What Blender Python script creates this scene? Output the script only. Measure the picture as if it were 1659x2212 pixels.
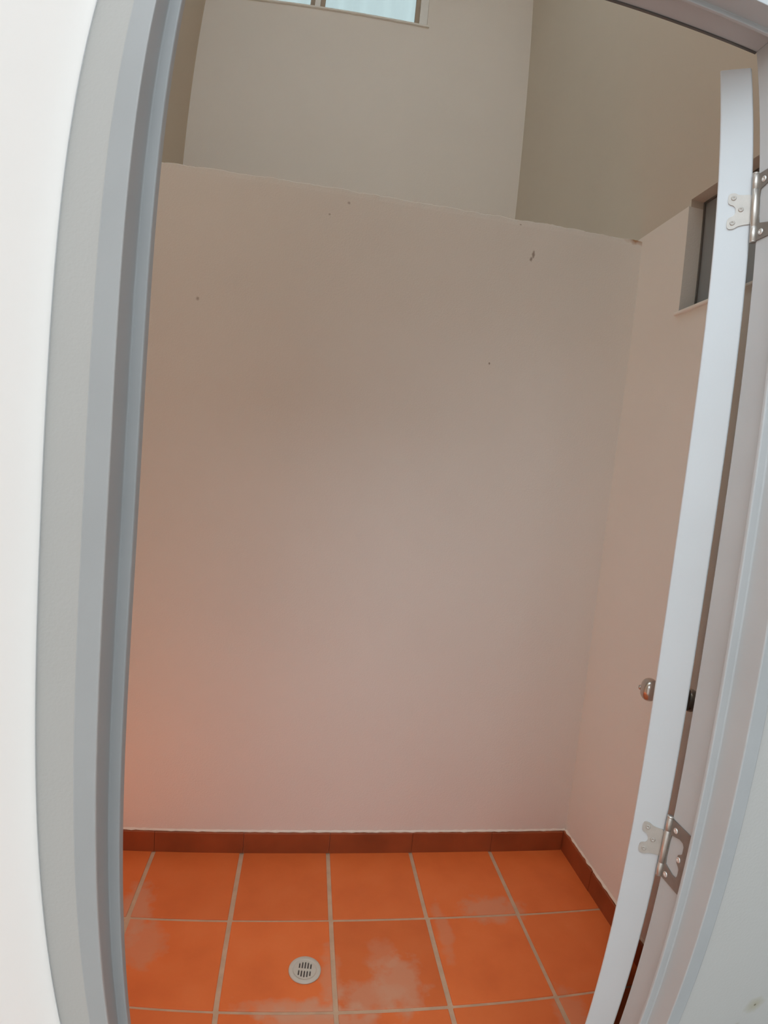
import bpy, bmesh, math, random
from mathutils import Vector, Matrix, noise

for o in list(bpy.data.objects):
    bpy.data.objects.remove(o, do_unlink=True)
S = bpy.context.scene
COL = S.collection
RND = random.Random(7)

# ------------------------------------------------------------------ camera
# phone ultra-wide lens with visible barrel distortion: Cycles' polynomial fisheye lens
CAM_Z, YAW, PITCH, ROLL = 1.37138, 0.139822, -0.080393, 0.095846
cy, sy = math.cos(YAW), math.sin(YAW)
fwd = Vector((sy * math.cos(PITCH), cy * math.cos(PITCH), math.sin(PITCH)))
rgt = Vector((cy, -sy, 0.0))
upv = rgt.cross(fwd)
r2 = rgt * math.cos(ROLL) + upv * math.sin(ROLL)
u2 = upv * math.cos(ROLL) - rgt * math.sin(ROLL)
cam = bpy.data.cameras.new('camera')
cam_ob = bpy.data.objects.new('camera', cam)
COL.objects.link(cam_ob)
cam_ob.matrix_world = Matrix(((r2.x, u2.x, -fwd.x, 0.0), (r2.y, u2.y, -fwd.y, 0.0),
                              (r2.z, u2.z, -fwd.z, CAM_Z), (0, 0, 0, 1)))
cam.type = 'PANO'
cam.sensor_fit = 'HORIZONTAL'
cam.sensor_width = 36.0
cam.sensor_height = 36.0 * 2212 / 1659
cam.clip_start = 0.01
cset = cam if hasattr(cam, 'panorama_type') else cam.cycles
cset.panorama_type = 'FISHEYE_LENS_POLYNOMIAL'
cset.fisheye_fov = math.pi
cset.fisheye_polynomial_k0 = 0.0
cset.fisheye_polynomial_k1 = -0.04357889270237341
cset.fisheye_polynomial_k2 = 0.00032381586855453984
cset.fisheye_polynomial_k3 = 1.2370353658780426e-05
cset.fisheye_polynomial_k4 = -3.6610843323549556e-07
S.camera = cam_ob

# ------------------------------------------------------------------ sky, sun, exposure
W = bpy.data.worlds.new('sky')
S.world = W
W.use_nodes = True
bg = W.node_tree.nodes['Background']
bg.inputs[0].default_value = (0.86, 1.0, 1.10, 1.0)
bg.inputs[1].default_value = 3.4
sun = bpy.data.lights.new('sun', 'SUN')
sun.energy = 5.7
sun.angle = math.radians(0.53)
sun.color = (1.0, 0.97, 0.92)
sun_ob = bpy.data.objects.new('sun', sun)
COL.objects.link(sun_ob)
sd = Vector((0.259, -0.001, 0.966))            # towards the sun: over the right, along the facade
sun_ob.rotation_euler = sd.to_track_quat('Z', 'Y').to_euler()
sun_ob.location = sd * 12
S.view_settings.view_transform = 'Standard'
S.view_settings.look = 'None'
S.view_settings.gamma = 1.0
S.view_settings.use_curve_mapping = False
S.view_settings.exposure = 0.0
S.cycles.max_bounces = 24
S.cycles.diffuse_bounces = 16
S.cycles.use_denoising = True


# ------------------------------------------------------------------ material helpers
def mat(name):
    m = bpy.data.materials.new(name)
    m.use_nodes = True
    nt = m.node_tree
    p = nt.nodes['Principled BSDF']
    return m, nt, p


def node(nt, kind, **kw):
    n = nt.nodes.new(kind)
    for k, v in kw.items():
        setattr(n, k, v)
    return n


def noise_tex(nt, scale, detail=3.0, rough=0.5, coord='Object', stretch=None):
    tc = node(nt, 'ShaderNodeTexCoord')
    src = tc.outputs[coord]
    if coord == 'World':
        src = None
    n = node(nt, 'ShaderNodeTexNoise')
    n.inputs['Scale'].default_value = scale
    n.inputs['Detail'].default_value = detail
    n.inputs['Roughness'].default_value = rough
    if stretch:
        mp = node(nt, 'ShaderNodeMapping')
        mp.inputs['Scale'].default_value = stretch
        nt.links.new(src, mp.inputs[0])
        src = mp.outputs[0]
    nt.links.new(src, n.inputs['Vector'])
    return n


def ramp(nt, src, stops):
    r = node(nt, 'ShaderNodeValToRGB')
    e = r.color_ramp.elements
    while len(e) < len(stops):
        e.new(0.5)
    for i, (pos, c) in enumerate(stops):
        e[i].position = pos
        e[i].color = (c[0], c[1], c[2], 1.0)
    nt.links.new(src, r.inputs[0])
    return r


def bump(nt, p, src, strength, dist):
    b = node(nt, 'ShaderNodeBump')
    b.inputs['Strength'].default_value = strength
    b.inputs['Distance'].default_value = dist
    nt.links.new(src, b.inputs['Height'])
    nt.links.new(b.outputs[0], p.inputs['Normal'])
    return b


def simple(name, col, rough=0.5, metal=0.0, var=0.0, scale=20.0, bmp=0.0, bscale=200.0, bdist=0.002, coord='Object'):
    m, nt, p = mat(name)
    p.inputs['Roughness'].default_value = rough
    p.inputs['Metallic'].default_value = metal
    n = noise_tex(nt, scale, coord=coord)
    lo = [c * (1 - var) for c in col]
    hi = [min(1, c * (1 + var)) for c in col]
    r = ramp(nt, n.outputs['Fac'], [(0.3, lo), (0.7, hi)])
    nt.links.new(r.outputs[0], p.inputs['Base Color'])
    if bmp:
        b = noise_tex(nt, bscale, 2.0, coord=coord)
        bump(nt, p, b.outputs['Fac'], bmp, bdist)
    return m


def world_pos(nt):
    g = node(nt, 'ShaderNodeNewGeometry')
    return g.outputs['Position']


def blob(nt, pos, centre, radii, soft, warp=0.0, wscale=20.0):
    """0..1 patch of a stain around a fixed spot, with a noisy outline"""
    sub = node(nt, 'ShaderNodeVectorMath', operation='SUBTRACT')
    nt.links.new(pos, sub.inputs[0])
    sub.inputs[1].default_value = centre
    div = node(nt, 'ShaderNodeVectorMath', operation='DIVIDE')
    nt.links.new(sub.outputs[0], div.inputs[0])
    div.inputs[1].default_value = radii
    ln = node(nt, 'ShaderNodeVectorMath', operation='LENGTH')
    nt.links.new(div.outputs[0], ln.inputs[0])
    src = ln.outputs['Value']
    if warp:
        n = node(nt, 'ShaderNodeTexNoise')
        n.inputs['Scale'].default_value = wscale
        n.inputs['Detail'].default_value = 3.0
        nt.links.new(pos, n.inputs['Vector'])
        ma = node(nt, 'ShaderNodeMath', operation='MULTIPLY_ADD')
        nt.links.new(n.outputs['Fac'], ma.inputs[0])
        ma.inputs[1].default_value = warp
        ad = node(nt, 'ShaderNodeMath', operation='SUBTRACT')
        nt.links.new(src, ma.inputs[2])
        nt.links.new(ma.outputs[0], ad.inputs[0])
        ad.inputs[1].default_value = warp * 0.5
        src = ad.outputs[0]
    mr = node(nt, 'ShaderNodeMapRange')
    mr.inputs['From Min'].default_value = 1.0
    mr.inputs['From Max'].default_value = 1.0 - soft
    nt.links.new(src, mr.inputs['Value'])
    return mr.outputs[0]


def mix_in(nt, base, col, fac, amount=1.0):
    m = node(nt, 'ShaderNodeMix', data_type='RGBA')
    f = fac
    if amount != 1.0:
        mu = node(nt, 'ShaderNodeMath', operation='MULTIPLY')
        nt.links.new(fac, mu.inputs[0])
        mu.inputs[1].default_value = amount
        f = mu.outputs[0]
    nt.links.new(f, m.inputs[0])
    nt.links.new(base, m.inputs[6])
    m.inputs[7].default_value = (*col, 1.0)
    return m.outputs[2]


PLASTER = (0.83, 0.80, 0.75)


def plaster(name, col=PLASTER, spots=(), relief=0.25):
    m, nt, p = mat(name)
    p.inputs['Roughness'].default_value = 0.85
    pos = world_pos(nt)
    n = node(nt, 'ShaderNodeTexNoise')
    n.inputs['Scale'].default_value = 2.2
    n.inputs['Detail'].default_value = 4.0
    nt.links.new(pos, n.inputs['Vector'])
    r = ramp(nt, n.outputs['Fac'], [(0.3, [c * 0.985 for c in col]), (0.7, [min(1, c * 1.015) for c in col])])
    c = r.outputs[0]
    for centre, radii, soft, colour, amt, warp, ws in spots:
        c = mix_in(nt, c, colour, blob(nt, pos, centre, radii, soft, warp, ws), amt)
    nt.links.new(c, p.inputs['Base Color'])
    b = node(nt, 'ShaderNodeTexNoise')
    b.inputs['Scale'].default_value = 230.0
    b.inputs['Detail'].default_value = 3.0
    nt.links.new(pos, b.inputs['Vector'])
    b2 = node(nt, 'ShaderNodeTexNoise')
    b2.inputs['Scale'].default_value = 6.0
    nt.links.new(pos, b2.inputs['Vector'])
    ad = node(nt, 'ShaderNodeMath', operation='MULTIPLY_ADD')
    nt.links.new(b2.outputs['Fac'], ad.inputs[0])
    ad.inputs[1].default_value = 3.0
    nt.links.new(b.outputs['Fac'], ad.inputs[2])
    if relief:
        bump(nt, p, ad.outputs[0], relief, 0.002)
    return m


# ------------------------------------------------------------------ mesh helpers
def add_box(bm, x0, x1, y0, y1, z0, z1):
    v = [bm.verts.new((x, y, z)) for z in (z0, z1) for y in (y0, y1) for x in (x0, x1)]
    for f in ((0, 2, 3, 1), (4, 5, 7, 6), (0, 1, 5, 4), (2, 6, 7, 3), (0, 4, 6, 2), (1, 3, 7, 5)):
        bm.faces.new([v[i] for i in f])
    return v


def add_prism(bm, prof, axis, a, b):
    """extrude a closed 2-D profile between a and b along an axis ('z': prof is (x, y); 'x': prof is (y, z))"""
    def P(q, t):
        return (q[0], q[1], t) if axis == 'z' else (t, q[0], q[1])
    lo = [bm.verts.new(P(q, a)) for q in prof]
    hi = [bm.verts.new(P(q, b)) for q in prof]
    n = len(prof)
    bm.faces.new(lo)
    bm.faces.new(hi[::-1])
    for i in range(n):
        bm.faces.new((lo[i], lo[(i + 1) % n], hi[(i + 1) % n], hi[i]))


def add_lathe(bm, prof, seg=32, cap=True):
    """prof: (radius, height) pairs turned about local Z"""
    rings = []
    for r, h in prof:
        if r < 1e-6:
            rings.append([bm.verts.new((0, 0, h))])
        else:
            rings.append([bm.verts.new((r * math.cos(t), r * math.sin(t), h)) for t in
                          (2 * math.pi * i / seg for i in range(seg))])
    for A, B in zip(rings, rings[1:]):
        for i in range(seg):
            j = (i + 1) % seg
            if len(A) == 1 and len(B) == 1:
                continue
            if len(A) == 1:
                bm.faces.new((A[0], B[i], B[j]))
            elif len(B) == 1:
                bm.faces.new((A[i], A[j], B[0]))
            else:
                bm.faces.new((A[i], A[j], B[j], B[i]))
    if cap:
        for R in (rings[0], rings[-1]):
            if len(R) > 2:
                bm.faces.new(R)
    return rings


def obj(name, bm, m, parent=None, smooth=False, bevel=0.0, seg=2):
    bmesh.ops.recalc_face_normals(bm, faces=bm.faces[:])
    me = bpy.data.meshes.new(name)
    bm.to_mesh(me)
    bm.free()
    if m:
        me.materials.append(m)
    o = bpy.data.objects.new(name, me)
    COL.objects.link(o)
    if parent:
        o.parent = parent
    if smooth:
        for f in me.polygons:
            f.use_smooth = True
    if bevel:
        b = o.modifiers.new('bevel', 'BEVEL')
        b.width = bevel
        b.segments = seg
        b.limit_method = 'ANGLE'
        b.angle_limit = math.radians(35)
    return o


def struct(o, label):
    o['kind'] = 'structure'
    o['label'] = label
    return o


def plate(name, outline, holes, thick, m, parent):
    """flat plate with real holes cut through it, in its own XY plane, thickness along +Z"""
    cu = bpy.data.curves.new(name, 'CURVE')
    cu.dimensions = '2D'
    cu.fill_mode = 'BOTH'
    cu.extrude = thick / 2
    for pts in [outline] + holes:
        s = cu.splines.new('POLY')
        s.points.add(len(pts) - 1)
        for q, pt in zip(s.points, pts):
            q.co = (pt[0], pt[1], 0, 1)
        s.use_cyclic_u = True
    tmp = bpy.data.objects.new('tmp', cu)
    COL.objects.link(tmp)
    dg = bpy.context.evaluated_depsgraph_get()
    me = bpy.data.meshes.new_from_object(tmp.evaluated_get(dg))
    bpy.data.objects.remove(tmp)
    bpy.data.curves.remove(cu)
    me.name = name
    me.materials.clear()
    me.materials.append(m)
    for v in me.vertices:
        v.co.z += thick / 2
    o = bpy.data.objects.new(name, me)
    COL.objects.link(o)
    if parent:
        o.parent = parent
    return o


def circle(cx, cy_, r, n=20):
    return [(cx + r * math.cos(2 * math.pi * i / n), cy_ + r * math.sin(2 * math.pi * i / n)) for i in range(n)]


def smooth_loop(pts, it=2):
    """Chaikin corner cutting for rounded outlines"""
    for _ in range(it):
        out = []
        n = len(pts)
        for i in range(n):
            a, b = pts[i], pts[(i + 1) % n]
            out.append((a[0] * .78 + b[0] * .22, a[1] * .78 + b[1] * .22))
            out.append((a[0] * .22 + b[0] * .78, a[1] * .22 + b[1] * .78))
        pts = out
    return pts


def empty(name, loc=(0, 0, 0), rz=0.0, parent=None):
    o = bpy.data.objects.new(name, None)
    o.empty_display_size = 0.05
    o.location = loc
    o.rotation_euler = (0, 0, rz)
    COL.objects.link(o)
    if parent:
        o.parent = parent
    return o


# ------------------------------------------------------------------ materials
MARK = (0.30, 0.24, 0.19)
m_back = plaster('plaster_lower_wall', spots=[
    ((0.6651, 1.7235, 2.142), (0.006, 0.05, 0.016), 0.6, MARK, 0.8, 1.0, 160.0),
    ((0.659, 1.7235, 2.126), (0.006, 0.05, 0.009), 0.6, MARK, 0.8, 1.0, 160.0),
    ((0.5556, 1.7235, 1.770), (0.0035, 0.05, 0.005), 0.6, MARK, 0.9, 0.6, 200.0),
    ((-0.4076, 1.7235, 1.849), (0.006, 0.05, 0.007), 0.7, MARK, 0.6, 0.8, 160.0),
    ((0.6097, 1.7235, 2.231), (0.004, 0.05, 0.003), 0.6, MARK, 0.7, 0.6, 200.0),
    ((-0.023, 1.7235, 2.164), (0.004, 0.05, 0.004), 0.6, MARK, 0.6, 0.6, 200.0),
    ((0.035, 1.7235, 2.208), (0.006, 0.05, 0.005), 0.6, MARK, 0.5, 0.8, 160.0),
    ((1.036, 1.7235, 2.249), (0.050, 0.05, 0.017), 0.9, (0.42, 0.21, 0.09), 0.9, 1.0, 50.0),
])
m_plaster = plaster('plaster_right_wall')
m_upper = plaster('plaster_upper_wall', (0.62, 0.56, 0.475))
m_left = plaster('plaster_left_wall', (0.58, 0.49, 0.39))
m_far = plaster('plaster_far_wall', (0.82, 0.76, 0.70))
m_outside = plaster('painted_outer_wall', (0.60, 0.575, 0.545), relief=0.10, spots=[
    ((0.7214, 0.531, 0.6186), (0.022, 0.05, 0.020), 0.9, (0.42, 0.37, 0.22), 0.6, 1.0, 60.0),
    ((0.7225, 0.531, 0.6180), (0.003, 0.05, 0.003), 0.5, (0.16, 0.12, 0.08), 0.8, 0.5, 200.0),
    ((0.700, 0.531, 0.575), (0.010, 0.05, 0.012), 0.9, (0.40, 0.35, 0.24), 0.6, 1.0, 80.0)])
m_white_wall = plaster('white_outer_wall', (0.89, 0.89, 0.89), relief=0.0)
m_frame = simple('grey_frame_paint', (0.50, 0.497, 0.494), 0.6, var=0.03, scale=9.0, bmp=0.08, bscale=120.0)
m_frame.node_tree.nodes['Principled BSDF'].inputs['Specular IOR Level'].default_value = 0.2
m_door = simple('white_door_paint', (0.61, 0.62, 0.63), 0.5, var=0.02, scale=6.0, bmp=0.06, bscale=90.0)
m_steel = simple('brushed_steel', (0.62, 0.57, 0.52), 0.38, 0.85, var=0.08, scale=60.0, bmp=0.05, bscale=400.0)
m_steel_dark = simple('worn_steel', (0.24, 0.21, 0.185), 0.5, 0.4, var=0.12, scale=50.0, bmp=0.05, bscale=400.0)
m_plate = simple('dull_nickel_plate', (0.50, 0.455, 0.41), 0.5, 0.25, var=0.06, scale=60.0, bmp=0.05, bscale=400.0)
m_screw = simple('zinc_screw', (0.86, 0.85, 0.83), 0.3, 0.8, var=0.04)
m_knob = simple('satin_nickel', (0.55, 0.50, 0.46), 0.22, 0.95, var=0.04)
m_plastic = simple('white_plastic', (0.60, 0.575, 0.50), 0.4, var=0.03, scale=60.0)
m_black = simple('drain_well', (0.10, 0.08, 0.07), 0.7)
m_alu = simple('white_window_frame', (0.86, 0.85, 0.82), 0.35, var=0.02)
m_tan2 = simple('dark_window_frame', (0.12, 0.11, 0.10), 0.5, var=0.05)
m_tan = simple('tan_window_seal', (0.42, 0.34, 0.26), 0.6, var=0.05)
m_grout = simple('beige_grout', (0.60, 0.42, 0.28), 0.9, var=0.10, scale=26.0, bmp=0.3, bscale=150.0)
m_blocker = plaster('light_blocker_plaster', (0.24, 0.23, 0.215))  # dark so the added blocking walls bounce little light into the room
m_patio = simple('dark_concrete', (0.17, 0.155, 0.14), 0.85, var=0.05, scale=4.0, bmp=0.2, bscale=80.0)

# terracotta tiles: orange clay, a little different from tile to tile, with cement haze left near joints
m_tile, nt, p = mat('terracotta_tile')
p.inputs['Roughness'].default_value = 0.55
pos = world_pos(nt)
n1 = node(nt, 'ShaderNodeTexNoise')
n1.inputs['Scale'].default_value = 7.0
n1.inputs['Detail'].default_value = 5.0
nt.links.new(pos, n1.inputs['Vector'])
r1 = ramp(nt, n1.outputs['Fac'], [(0.28, (0.74, 0.160, 0.034)), (0.5, (0.80, 0.182, 0.040)), (0.75, (0.83, 0.205, 0.052))])
oi = node(nt, 'ShaderNodeObjectInfo')
hsv = node(nt, 'ShaderNodeHueSaturation')
mr = node(nt, 'ShaderNodeMapRange')
mr.inputs['To Min'].default_value = 0.90
mr.inputs['To Max'].default_value = 1.08
nt.links.new(oi.outputs['Random'], mr.inputs['Value'])
nt.links.new(mr.outputs[0], hsv.inputs['Value'])
nt.links.new(r1.outputs[0], hsv.inputs['Color'])
c = hsv.outputs[0]
HAZE = (0.66, 0.36, 0.23)
for cx_, cy_, rx, ry, amt in ((0.335, 1.20, 0.070, 0.105, 0.60), (0.25, 1.17, 0.10, 0.055, 0.55), (0.05, 1.135, 0.16, 0.035, 0.55),
                              (0.12, 1.10, 0.16, 0.06, 0.6), (0.68, 1.45, 0.11, 0.055, 0.5), (-0.43, 1.45, 0.055, 0.13, 0.55),
                              (-0.38, 1.33, 0.07, 0.09, 0.4), (0.50, 1.38, 0.025, 0.12, 0.35), (0.30, 1.30, 0.05, 0.06, 0.3),
                              (0.78, 1.05, 0.05, 0.10, 0.35), (0.15, 1.22, 0.03, 0.12, 0.4)):
    c = mix_in(nt, c, HAZE, blob(nt, pos, (cx_, cy_, 0.0), (rx * 1.1, ry * 1.1, 1.0), 0.45, 1.5, 24.0), min(0.7, amt * 0.95))
nt.links.new(c, p.inputs['Base Color'])
n2 = node(nt, 'ShaderNodeTexNoise')
n2.inputs['Scale'].default_value = 120.0
nt.links.new(pos, n2.inputs['Vector'])
bump(nt, p, n2.outputs['Fac'], 0.15, 0.001)

m_base = simple('dark_terracotta_skirting', (0.31, 0.074, 0.021), 0.6, var=0.22, scale=6.0, bmp=0.15, bscale=140.0)

# window glass: clear pane for the high window, dark tinted pane for the small one
m_glass, nt, p = mat('clear_glass')
p.inputs['Base Color'].default_value = (0.92, 0.97, 0.97, 1)
p.inputs['Roughness'].default_value = 0.0
p.inputs['Transmission Weight'].default_value = 1.0
p.inputs['IOR'].default_value = 1.05
m_dark, nt, p = mat('dark_tinted_glass')
n = noise_tex(nt, 3.0)
r = ramp(nt, n.outputs['Fac'], [(0.3, (0.27, 0.29, 0.305)), (0.7, (0.32, 0.345, 0.36))])
nt.links.new(r.outputs[0], p.inputs['Base Color'])
p.inputs['Roughness'].default_value = 0.12
p.inputs['Transmission Weight'].default_value = 0.15

# ------------------------------------------------------------------ dimensions
XL, XR = -0.875, 1.057          # side walls of the room
YF, YI = 0.531, 0.625           # outer and inner face of the front wall
YB, YFAR = 1.7235, 3.12         # lower back wall, far wall above the ledge
ZL, ZC = 2.2492, 4.95            # ledge height, top of the walls: the little yard is open to the sky
X0, TS, YT = -0.4416, 0.30, 1.7135   # tile grid
F_OUT_L, F_OUT_R, Z_HEAD = -0.2196, 0.5735, 2.0225   # outer edge of the door frame

# ------------------------------------------------------------------ structure
bm = bmesh.new()
add_box(bm, XL - 0.12, XR + 0.16, YF + 0.01, YB + 0.1, -0.12, -0.003)
floor = struct(obj('floor', bm, m_grout), 'beige cement grout bed showing between the terracotta floor tiles')

# tiles: one object each, uneven by a fraction, children of the floor
cols = [XL] + [X0 + TS * k for k in range(-1, 5)] + [XR]
rows = [YF + 0.012] + [YT - 0.287 - TS * k for k in (2, 1, 0)] + [YB]
for i in range(len(cols) - 1):
    for j in range(len(rows) - 1):
        x0, x1, y0, y1 = cols[i], cols[i + 1], rows[j], rows[j + 1]
        gx, gy = 0.0068, 0.0042
        x0 += gx if i > 0 else 0.001
        x1 -= gx if i < len(cols) - 2 else 0.001
        y0 += gy if j > 0 else 0.001
        y1 -= gy if j < len(rows) - 2 else 0.001
        J = lambda: RND.uniform(-0.0016, 0.0016)
        bm = bmesh.new()
        v = add_box(bm, x0 + J(), x1 + J(), y0 + J(), y1 + J(), -0.012, RND.uniform(-0.0006, 0.0006))
        obj('tile', bm, m_tile, floor, bevel=0.0022, seg=2)

bm = bmesh.new()
add_box(bm, -3.0, 4.5, -5.0, YF + 0.02, -0.14, -0.02)
struct(obj('patio_floor', bm, m_patio), 'dark concrete ground outside the doorway')


def wall_grid(bm, x0, x1, z0, z1, y, depth, nx, jit):
    """lower wall mass with a hand-trowelled, slightly ragged top front edge"""
    top = []
    lo = []
    tb = []
    for i in range(nx + 1):
        x = x0 + (x1 - x0) * i / nx
        q = noise.noise(Vector((x * 23.0, 1.3, 0))) * jit + noise.noise(Vector((x * 71.0, 4.1, 0))) * jit * 0.7
        q2 = noise.noise(Vector((x * 37.0, 9.3, 0))) * jit * 0.8
        lo.append(bm.verts.new((x, y, z0)))
        m1 = bm.verts.new((x, y, z1 - 0.02))
        top.append((m1, bm.verts.new((x, y + 0.001 + q2 * 0.3, z1 + q - 0.003)), bm.verts.new((x, y + 0.005, z1 + q))))
        tb.append((bm.verts.new((x, y + depth, z1)), bm.verts.new((x, y + depth, z0))))
    for i in range(nx):
        chain0 = [lo[i], *top[i], *tb[i]]
        chain1 = [lo[i + 1], *top[i + 1], *tb[i + 1]]
        for k in range(len(chain0)):
            kk = (k + 1) % len(chain0)
            bm.faces.new((chain0[k], chain1[k], chain1[kk], chain0[kk]))
    bm.faces.new([lo[0], *top[0], *tb[0]])
    bm.faces.new([lo[-1], *top[-1], *tb[-1]])


bm = bmesh.new()
wall_grid(bm, XL, XR, -0.12, ZL, YB, YFAR - YB, 220, 0.0045)
struct(obj('wall_back', bm, m_back), 'beige plastered lower back wall ending in a ragged ledge')

# far wall above the ledge, with the opening of the high window
WX0, WX1, WZ0, WZ1 = -0.855, 0.418, 4.015, 4.72
bm = bmesh.new()
add_box(bm, XL - 0.12, XR + 0.16, YFAR, YFAR + 0.14, 2.0, WZ0)
add_box(bm, XL - 0.12, XR + 0.16, YFAR, YFAR + 0.14, WZ1, ZC)
add_box(bm, XL - 0.12, WX0, YFAR, YFAR + 0.14, WZ0, WZ1)
add_box(bm, WX1, XR + 0.16, YFAR, YFAR + 0.14, WZ0, WZ1)
struct(obj('wall_far', bm, m_far), 'beige plastered upper wall set back behind the ledge')

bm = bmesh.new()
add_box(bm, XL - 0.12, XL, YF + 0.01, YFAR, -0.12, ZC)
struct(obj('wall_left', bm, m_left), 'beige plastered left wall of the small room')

# right wall: lower part a few millimetres proud of the upper, small window opening
RY0, RY1, RZ0, RZ1, ZCR = 0.97, 1.486, 1.940, 2.287, 2.2645
bm = bmesh.new()
TH = XR + 0.16
add_box(bm, XR, TH, YI, RY0, -0.12, ZCR)
add_box(bm, XR, TH, RY0, RY1, -0.12, RZ0)
add_box(bm, XR, TH, RY1, YFAR, -0.12, ZCR)
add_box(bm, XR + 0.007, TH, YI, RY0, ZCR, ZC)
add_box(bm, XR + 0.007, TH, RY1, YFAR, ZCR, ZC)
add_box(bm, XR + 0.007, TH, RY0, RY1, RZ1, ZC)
wr = obj('wall_right', bm, m_plaster)
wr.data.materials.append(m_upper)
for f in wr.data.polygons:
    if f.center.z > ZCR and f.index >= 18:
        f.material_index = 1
struct(wr, 'beige plastered right wall behind the open door')

# added unseen roof slab; open strip by the door shaped to steer sky and sun
bm = bmesh.new()
add_box(bm, XL - 0.12, TH, 1.45, YFAR + 0.14, ZC, ZC + 0.10)
add_box(bm, 0.85, TH, YI, 1.45, ZC, ZC + 0.10)
struct(obj('added_roof_slab', bm, m_plaster), 'added unseen roof slab over the yard that shapes the light from above')

# added walls, never in view, block sky from the right and ahead
bm = bmesh.new()
add_box(bm, 1.5, 1.7, -3.4, YF, -0.14, 4.6)
add_box(bm, -0.46, 1.7, -3.6, -3.4, -0.14, 3.4)
struct(obj('wall_light_blocker', bm, m_blocker), 'dark added walls outside the door, out of view, that block sky light')

# front wall: outer skin and inner skin, both around the doorway
bm = bmesh.new()
YM = (YF + YI) / 2
for (a, b, mi) in ((YF, YM, 0), (YM, YI, 1)):
    k = len(bm.faces)
    add_box(bm, -1.4, F_OUT_L + 0.004, a, b, -0.14, ZC)
    add_box(bm, F_OUT_R - 0.004, 3.6, a, b, -0.14, ZC)
    add_box(bm, F_OUT_L + 0.004, F_OUT_R - 0.004, a, b, Z_HEAD - 0.004, ZC)
    bm.faces.ensure_lookup_table()
    for f in bm.faces[k:]:
        f.material_index = mi
wf = obj('wall_front', bm, m_outside)
wf.data.materials.append(m_plaster)
struct(wf, 'pale painted outer wall strip around the door frame')

# outer wall standing at right angles beside the door frame, in full sun
bm = bmesh.new()
add_box(bm, -0.46, -0.2572, -3.2, YF, -0.14, 2.05)
struct(obj('wall_outside', bm, m_white_wall), 'bright sunlit white wall left of the door frame')

# ------------------------------------------------------------------ door frame (pressed metal profile)
trim = empty('trim_1', ((F_OUT_L + F_OUT_R) / 2, YF, 0))
struct(trim, 'grey painted metal door frame with stepped profile')
inv = Matrix.Translation(trim.location).inverted()


def local(o):
    o.matrix_parent_inverse = inv
    return o


prof_l = [(-0.2196, .5284), (-0.1966, .5284), (-0.1966, .567), (-0.1841, .567), (-0.1841, .5729), (-0.198, .5729), (-0.198, YI), (-0.2196, YI)]
prof_r = [(0.5735, .5284), (0.5735, YI), (0.550, YI), (0.550, .5729), (0.538, .5729), (0.538, .567), (0.5505, .567), (0.5505, .5284)]
for pr, lab in ((prof_l, None), (prof_r, None)):
    bm = bmesh.new()
    add_prism(bm, pr, 'z', -0.02, Z_HEAD)
    local(obj('jamb', bm, m_frame, trim, bevel=0.0016, seg=2))
prof_h = [(.5284, 1.9994), (.567, 1.9994), (.567, 1.9909), (.5729, 1.9909), (.5729, 2.008), (YI, 2.008), (YI, Z_HEAD), (.5284, Z_HEAD)]
bm = bmesh.new()
add_prism(bm, prof_h, 'x', -0.1975, 0.5500)
local(obj('head', bm, m_frame, trim, bevel=0.0012, seg=2))

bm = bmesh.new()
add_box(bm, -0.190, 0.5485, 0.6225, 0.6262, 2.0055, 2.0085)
local(obj('dark_strip', bm, m_tan2, trim))  # thin dark strip along the inner lower edge of the head

# ------------------------------------------------------------------ skirting tiles
def skirting(name, label, pieces, axis):
    root = struct(empty(name), label)
    for (a, b, h, t) in pieces:
        bm = bmesh.new()
        n = 7
        rows_ = []
        for i in range(n):
            s = a + (b - a) * i / (n - 1)
            q = noise.noise(Vector((s * 31.0, 2.2 if axis == 'x' else 7.7, 0))) * 0.0022
            if axis == 'x':
                pts = [(s, YB, 0), (s, YB - t, 0), (s, YB - t, h - .002 + q), (s, YB - t + .002, h + q), (s, YB, h + q)]
            else:
                pts = [(XR, s, 0), (XR - t, s, 0), (XR - t, s, h - .002 + q), (XR - t + .002, s, h + q), (XR, s, h + q)]
            rows_.append([bm.verts.new(p_) for p_ in pts])
        for A, B in zip(rows_, rows_[1:]):
            for k in range(5):
                kk = (k + 1) % 5
                bm.faces.new((A[k], B[k], B[kk], A[kk]))
        bm.faces.new(rows_[0])
        bm.faces.new(rows_[-1])
        obj('skirting_tile', bm, m_base, root)
    return root


g = 0.0006
bk = [XL] + [X0 + TS * k + 0.002 for k in range(-1, 5)] + [XR - 0.014]
skirting('baseboard_back', 'dark terracotta skirting tiles along the back wall',
         [(bk[i] + g, bk[i + 1] - g, 0.0757 + RND.uniform(-.0008, .0008), 0.010 + RND.uniform(-.0006, .0006)) for i in range(len(bk) - 1)], 'x')
rk = [YI, 0.93, 1.225, 1.505, YB - 0.001]
skirting('baseboard_right', 'dark terracotta skirting tiles along the right wall',
         [(rk[i] + g, rk[i + 1] - g, 0.0745 + (0.0025 if i % 2 else 0.0), 0.011 + (0.0012 if i % 2 else 0)) for i in range(len(rk) - 1)], 'y')

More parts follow.
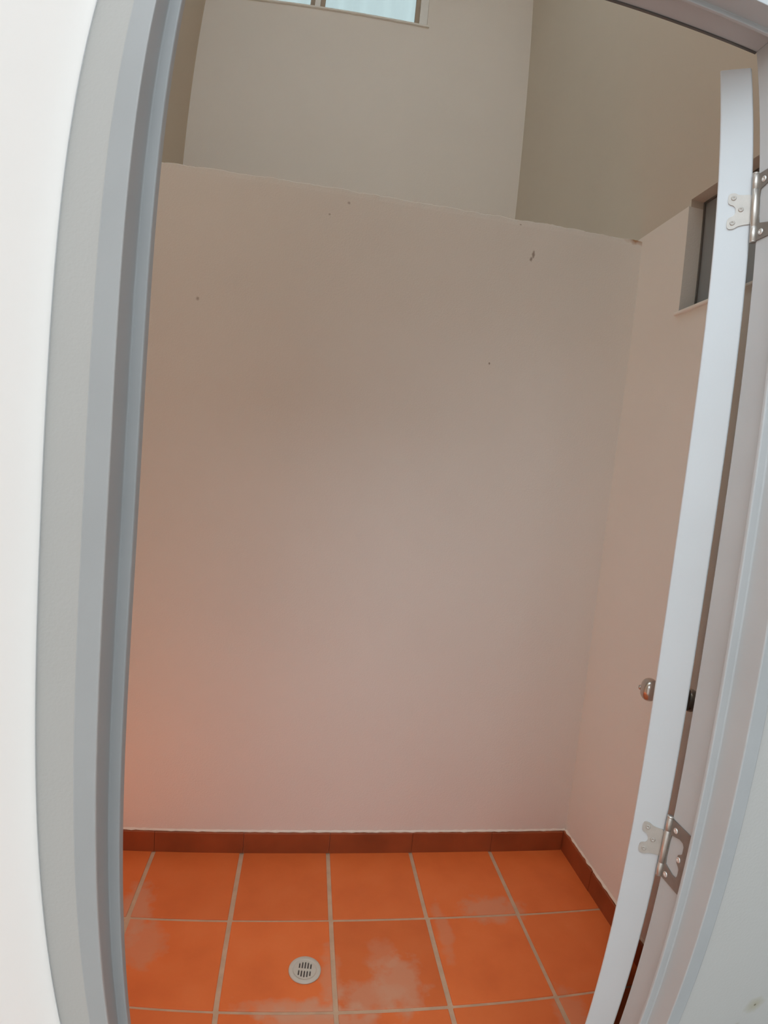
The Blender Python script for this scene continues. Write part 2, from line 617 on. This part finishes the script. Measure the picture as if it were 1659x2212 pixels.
# ragged lip of plaster left above the skirting
bm = bmesh.new()
for axis in ('x', 'y'):
    a, b = (XL, XR - 0.004) if axis == 'x' else (YI + 0.01, YB - 0.004)
    prev = None
    N = 130
    for i in range(N + 1):
        s = a + (b - a) * i / N
        t = 0.0045 + 0.004 * noise.noise(Vector((s * 45.0, 3.0, 1.0)))
        h = 0.0045 + 0.004 * noise.noise(Vector((s * 60.0, 8.0, 2.0)))
        z = 0.0765
        if axis == 'x':
            ring = [(s, YB + .002, z), (s, YB - t, z), (s, YB - t * .8, z + h * .5), (s, YB + .002, z + h + .003)]
        else:
            ring = [(XR + .002, s, z), (XR - t * 1.3, s, z), (XR - t, s, z + h * .5), (XR + .002, s, z + h + .003)]
        ring = [bm.verts.new(q) for q in ring]
        if prev:
            for k in range(4):
                bm.faces.new((prev[k], ring[k], ring[(k + 1) % 4], prev[(k + 1) % 4]))
        prev = ring
struct(obj('trim_2', bm, plaster('plaster_lip', (0.84, 0.78, 0.68))), 'rough pale plaster lip above the skirting tiles')

# ------------------------------------------------------------------ windows
# high sliding window in the far wall
win = struct(empty('window_1', ((WX0 + WX1) / 2, YFAR, WZ0)), 'high white framed sliding window at the top of the far wall')
wl = Matrix.Translation(win.location).inverted()


def wpart(name, boxes, m, parent, bevel=0.002):
    bm = bmesh.new()
    for b in boxes:
        add_box(bm, *b)
    o = obj(name, bm, m, parent, bevel=bevel)
    o.matrix_parent_inverse = wl if parent in (win,) else Matrix()
    return o


FW = 0.048
fy0, fy1 = YFAR + 0.012, YFAR + 0.075
wpart('window_frame', [(WX0, WX0 + FW, fy0, fy1, WZ0, WZ1), (WX1 - FW, WX1, fy0, fy1, WZ0, WZ1),
                       (WX0 + FW, WX1 - FW, fy0, fy1, WZ0, WZ0 + 0.012), (WX0 + FW, WX1 - FW, fy0, fy1, WZ1 - 0.03, WZ1)], m_alu, win)
wpart('window_sill', [(WX0 - 0.004, WX1 + 0.012, YFAR - 0.012, YFAR + 0.012, WZ0 - 0.012, WZ0)], m_plaster, win, 0.003)
XM = -0.234
for (a, b, yy) in ((WX0 + FW, XM - 0.016, fy0 + 0.012), (XM + 0.016, WX1 - FW, fy0 + 0.012)):
    st = 0.027
    y0, y1 = yy, yy + 0.018
    sash = wpart('sash', [(a, a + st, y0, y1, WZ0 + .012, WZ1 - .03), (b - st, b, y0, y1, WZ0 + .012, WZ1 - .03),
                          (a + st, b - st, y0, y1, WZ0 + .012, WZ0 + .022), (a + st, b - st, y0, y1, WZ1 - .055, WZ1 - .03)],
                 m_tan, win, 0.001)
    pane = wpart('pane', [(a + st, b - st, y0 + .007, y0 + .011, WZ0 + .022, WZ1 - .055)], m_glass, sash, 0)
wpart('meeting_stile', [(XM - 0.016, XM + 0.016, fy0 - 0.002, fy0 + 0.06, WZ0 + .012, WZ1 - .03)], m_alu, win)

m_curtain, nt, p = mat('white_curtain')
p.inputs['Base Color'].default_value = (0.50, 0.55, 0.54, 1)
p.inputs['Roughness'].default_value = 0.9
tr = node(nt, 'ShaderNodeBsdfTranslucent')
tr.inputs[0].default_value = (0.29, 0.305, 0.29, 1)
mx = node(nt, 'ShaderNodeMixShader')
mx.inputs[0].default_value = 0.6
out = [n_ for n_ in nt.nodes if n_.type == 'OUTPUT_MATERIAL'][0]
nt.links.new(p.outputs[0], mx.inputs[1])
nt.links.new(tr.outputs[0], mx.inputs[2])
nt.links.new(mx.outputs[0], out.inputs['Surface'])
bm = bmesh.new()
N = 90
pv = None
for i in range(N + 1):
    x = WX0 + 0.01 + (WX1 - WX0 - 0.02) * i / N
    y = YFAR + 0.105 + 0.012 * math.sin(i * 0.62) + 0.006 * noise.noise(Vector((i * 0.21, 0, 0)))
    c_ = [bm.verts.new((x, y, WZ0 + 0.003)), bm.verts.new((x, y, WZ1 - 0.003))]
    if pv:
        bm.faces.new((pv[0], c_[0], c_[1], pv[1]))
    pv = c_
o = obj('curtain', bm, m_curtain, win, smooth=True)
o.matrix_parent_inverse = wl

# small dark window in the right wall, half hidden by the door
win2 = struct(empty('window_2', (XR, (RY0 + RY1) / 2, RZ0)), 'small dark recessed window high in the right wall beside the door')
wl2 = Matrix.Translation(win2.location).inverted()


def w2(name, boxes, m, bevel=0.0015):
    bm = bmesh.new()
    for b in boxes:
        add_box(bm, *b)
    o = obj(name, bm, m, win2, bevel=bevel)
    o.matrix_parent_inverse = wl2
    return o


w2('pane', [(XR + 0.055, XR + 0.060, RY0 + .006, RY1 - .006, RZ0 + .006, RZ1 - .006)], m_dark, 0)
w2('window_frame', [(XR + 0.050, XR + 0.066, RY1 - .006, RY1, RZ0, RZ1), (XR + 0.050, XR + 0.066, RY0, RY0 + .006, RZ0, RZ1),
                    (XR + 0.050, XR + 0.066, RY0 + .006, RY1 - .006, RZ1 - .006, RZ1),
                    (XR + 0.050, XR + 0.066, RY0 + .006, RY1 - .006, RZ0, RZ0 + .006)], m_tan2)
w2('window_sill', [(XR - 0.009, XR + 0.050, RY0 - 0.012, RY1 + 0.012, RZ0 - 0.011, RZ0)], m_plaster, 0.003)

# ------------------------------------------------------------------ door, open past square, seen on its hinge edge
PHI = math.radians(39.4)                      # direction of the open leaf, from +Y towards +X
CX_, CY_ = 0.5479, 0.6340                     # inner corner of the hinge edge
DW, DT, DZ0, DZ1 = 0.738, 0.044, 0.010, 1.988
# local axes: x along the leaf away from the hinge, y through the thickness (to the left face), z up
door = struct(empty('door_1', (CX_, CY_, 0), math.pi / 2 - PHI), 'white flush door standing open, seen on its narrow hinge edge')
bm = bmesh.new()
add_box(bm, 0, DW, 0, DT, DZ0, DZ1)
obj('door_leaf', bm, m_door, door, bevel=0.0022, seg=3)

# butterfly hinges: small leaf screwed to the door edge, framing leaf on the jamb, barrel between them
inner_out = smooth_loop([(.0000, .0215), (.0085, .0213), (.0165, .0222), (.0205, .0250), (.0265, .0252), (.0295, .0225), (.0295, .0125), (.0275, .0095),
                         (.0225, .0075), (.0195, .0035), (.0195, -.0035), (.0220, -.0072), (.0270, -.0092), (.0295, -.0125), (.0295, -.0225), (.0265, -.0256),
                         (.0205, -.0254), (.0160, -.0222), (.0085, -.0207), (.0000, -.0205)], 1)
in_screws = [(.0225, .0180), (.0128, .0010), (.0225, -.0170)]
cut = [(.0045, .0135), (.0060, .0235), (.0150, .0262), (.0230, .0285), (.0300, .0275), (.0330, .0235), (.0330, .0125), (.0300, .0090), (.0262, .0065), (.0250, 0),
       (.0262, -.0065), (.0300, -.0090), (.0330, -.0125), (.0330, -.0235), (.0300, -.0280), (.0230, -.0285), (.0150, -.0262), (.0060, -.0235), (.0045, -.0135)]
outer_out = [(0.0, .0468), (.0445, .0468), (.0455, .0458), (.0455, -.0458), (.0445, -.0468), (0.0, -.0468)]
out_screws = [(.0125, .0350), (.0290, .0005), (.0105, -.0375)]


def screw_bm(r, h, slot=True):
    bm = bmesh.new()
    add_lathe(bm, [(r, 0), (r, h * .45), (r * .82, h), (r * .45, h * 0.95), (r * .34, h * .45), (0, h * .4)], 20)
    return bm


PIN = (0.5473, 0.6267)
dinv = None


def hinge(zc, idx):
    root = empty('hinge', (0, 0, zc), 0, door)
    # barrel with two knuckle joints and a capped pin (world pin position expressed in door axes)
    d = Vector((PIN[0] - CX_, PIN[1] - CY_, 0))
    d.rotate(Matrix.Rotation(-(math.pi / 2 - PHI), 3, 'Z'))
    bm = bmesh.new()
    R = 0.0045
    pr = [(0, -.0480), (R * .8, -.0480), (R * .95, -.0472)]
    edges = [-.0472, -.0262, .0262, .0472]
    for a, b in zip(edges, edges[1:]):
        pr += [(R * .86, a + .0001), (R, a + .0005), (R, b - .0005), (R * .86, b - .0001)]
    pr += [(R * 1.05, .0474), (R * 1.05, .0486), (R * .7, .0498), (0, .0500)]
    add_lathe(bm, pr, 20)
    k = obj('knuckle', bm, m_steel, root, smooth=True)
    k.location = d
    # small leaf on the door edge: plane x = 0, facing -x
    frame_in = Matrix(((0, 0, -1, 0), (1, 0, 0, 0), (0, 1, 0, 0), (0, 0, 0, 1)))
    L = plate('door_plate', inner_out, [circle(x, y, .0016, 12) for x, y in in_screws], .0016, m_plate, root)
    L.matrix_local = frame_in
    # neck that joins the small leaf to the barrel
    bm = bmesh.new()
    add_box(bm, -.0016, 0, d.y, 0.001, -.0205, .0205)
    obj('neck', bm, m_plate, root)
    for x, y in in_screws:
        s = obj('screw', screw_bm(.0034, .0011), m_plate, root, smooth=True)
        s.matrix_local = Matrix.Translation((-.0016, x, y)) @ frame_in.to_3x3().to_4x4()
    # big leaf on the jamb: world plane X = 0.552 facing -X, q measured from the inner edge towards the viewer
    Mw = Matrix(((0, 0, -1, 0.550), (-1, 0, 0, YI), (0, 1, 0, zc), (0, 0, 0, 1)))
    Dw = Matrix.Translation((CX_, CY_, 0)) @ Matrix.Rotation(math.pi / 2 - PHI, 4, 'Z') @ Matrix.Translation((0, 0, zc))
    Ml = Dw.inverted() @ Mw
    B = plate('jamb_plate', outer_out, [cut], .0016, m_steel_dark, root)
    B.matrix_local = Ml
    for x, y in out_screws:
        s = obj('screw', screw_bm(.0042, .0016), m_screw, root, smooth=True)
        s.matrix_local = Ml @ Matrix.Translation((x, y, .0014))
    return root


hinge(1.769, 0)
hinge(0.8673, 1)


def knob(side):
    """round knob on a rose; the axis points out of the door face"""
    root = empty('knob', (DW - 0.06, DT if side > 0 else 0.0, 0.863), 0, door)
    rot = Matrix.Rotation(math.radians(-90 if side > 0 else 90), 4, 'X')
    bm = bmesh.new()
    add_lathe(bm, [(0, 0), (.0335, 0), (.0335, .003), (.031, .006), (.020, .009), (0, .009)], 36)
    a = obj('rose', bm, m_knob, root, smooth=True)
    a.matrix_local = rot
    bm = bmesh.new()
    if side > 0:
        add_lathe(bm, [(.013, .006), (.0145, .010), (.021, .0135), (.0265, .018), (.0295, .0245), (.0302, .0305), (.0293, .0365), (.0262, .0425), (.0215, .0470), (.0150, .0500), (.0080, .0512), (0, .0515)], 40)
    else:
        add_lathe(bm, [(.012, .006), (.0125, .010), (.026, .014), (.0295, .019), (.0285, .026), (.025, .034), (.0235, .038), (.021, .0395), (0, .0395)], 40)
    b = obj('grip', bm, m_knob, root, smooth=True)
    b.matrix_local = rot
    if side > 0:
        bm = bmesh.new()
        add_lathe(bm, [(.0065, .050), (.0062, .0535), (.0045, .0560), (0, .0565)], 20)
        k = obj('lock_button', bm, m_knob, root, smooth=True)
        k.matrix_local = rot


knob(1)
knob(-1)

# latch bolt and its plate on the far edge of the door
bm = bmesh.new()
add_box(bm, DW, DW + .0012, DT / 2 - .0125, DT / 2 + .0125, 0.863 - .028, 0.863 + .028)
add_box(bm, DW, DW + .008, DT / 2 - .006, DT / 2 + .006, 0.863 - .008, 0.863 + .008)
obj('latch', bm, m_steel, door, bevel=0.0008)

# ------------------------------------------------------------------ floor drain
DXc, DYc, RD = 0.0800, 1.2550, 0.0442
drain = empty('floor_drain', (DXc, DYc, 0.0008), math.radians(-7))
drain['label'] = 'round white plastic floor drain with slotted grate set in a terracotta tile'
drain['category'] = 'drain'
bm = bmesh.new()
add_lathe(bm, [(RD * .70, 0), (RD, 0), (RD, .0022), (RD * .97, .0036), (RD * .78, .0040), (RD * .70, .0036), (RD * .70, 0)], 48, cap=False)
obj('rim', bm, m_plastic, drain, smooth=True)
slots = []
for k in range(-2, 3):
    x = k * RD * 0.175
    hmax = math.sqrt((RD * .56) ** 2 - x * x)
    for s in (1, -1):
        y0, y1 = s * RD * .075, s * hmax
        lo, hi = min(y0, y1), max(y0, y1)
        w = RD * 0.045
        slots.append([(x - w, lo), (x + w, lo), (x + w, hi), (x - w, hi)])
gr = plate('grate', circle(0, 0, RD * .71, 48), slots, .0034, m_plastic, drain)
bm = bmesh.new()
add_lathe(bm, [(0, 0.0001), (RD * .70, 0.0001), (RD * .70, .0004), (0, .0004)], 36)
obj('well', bm, m_black, drain)
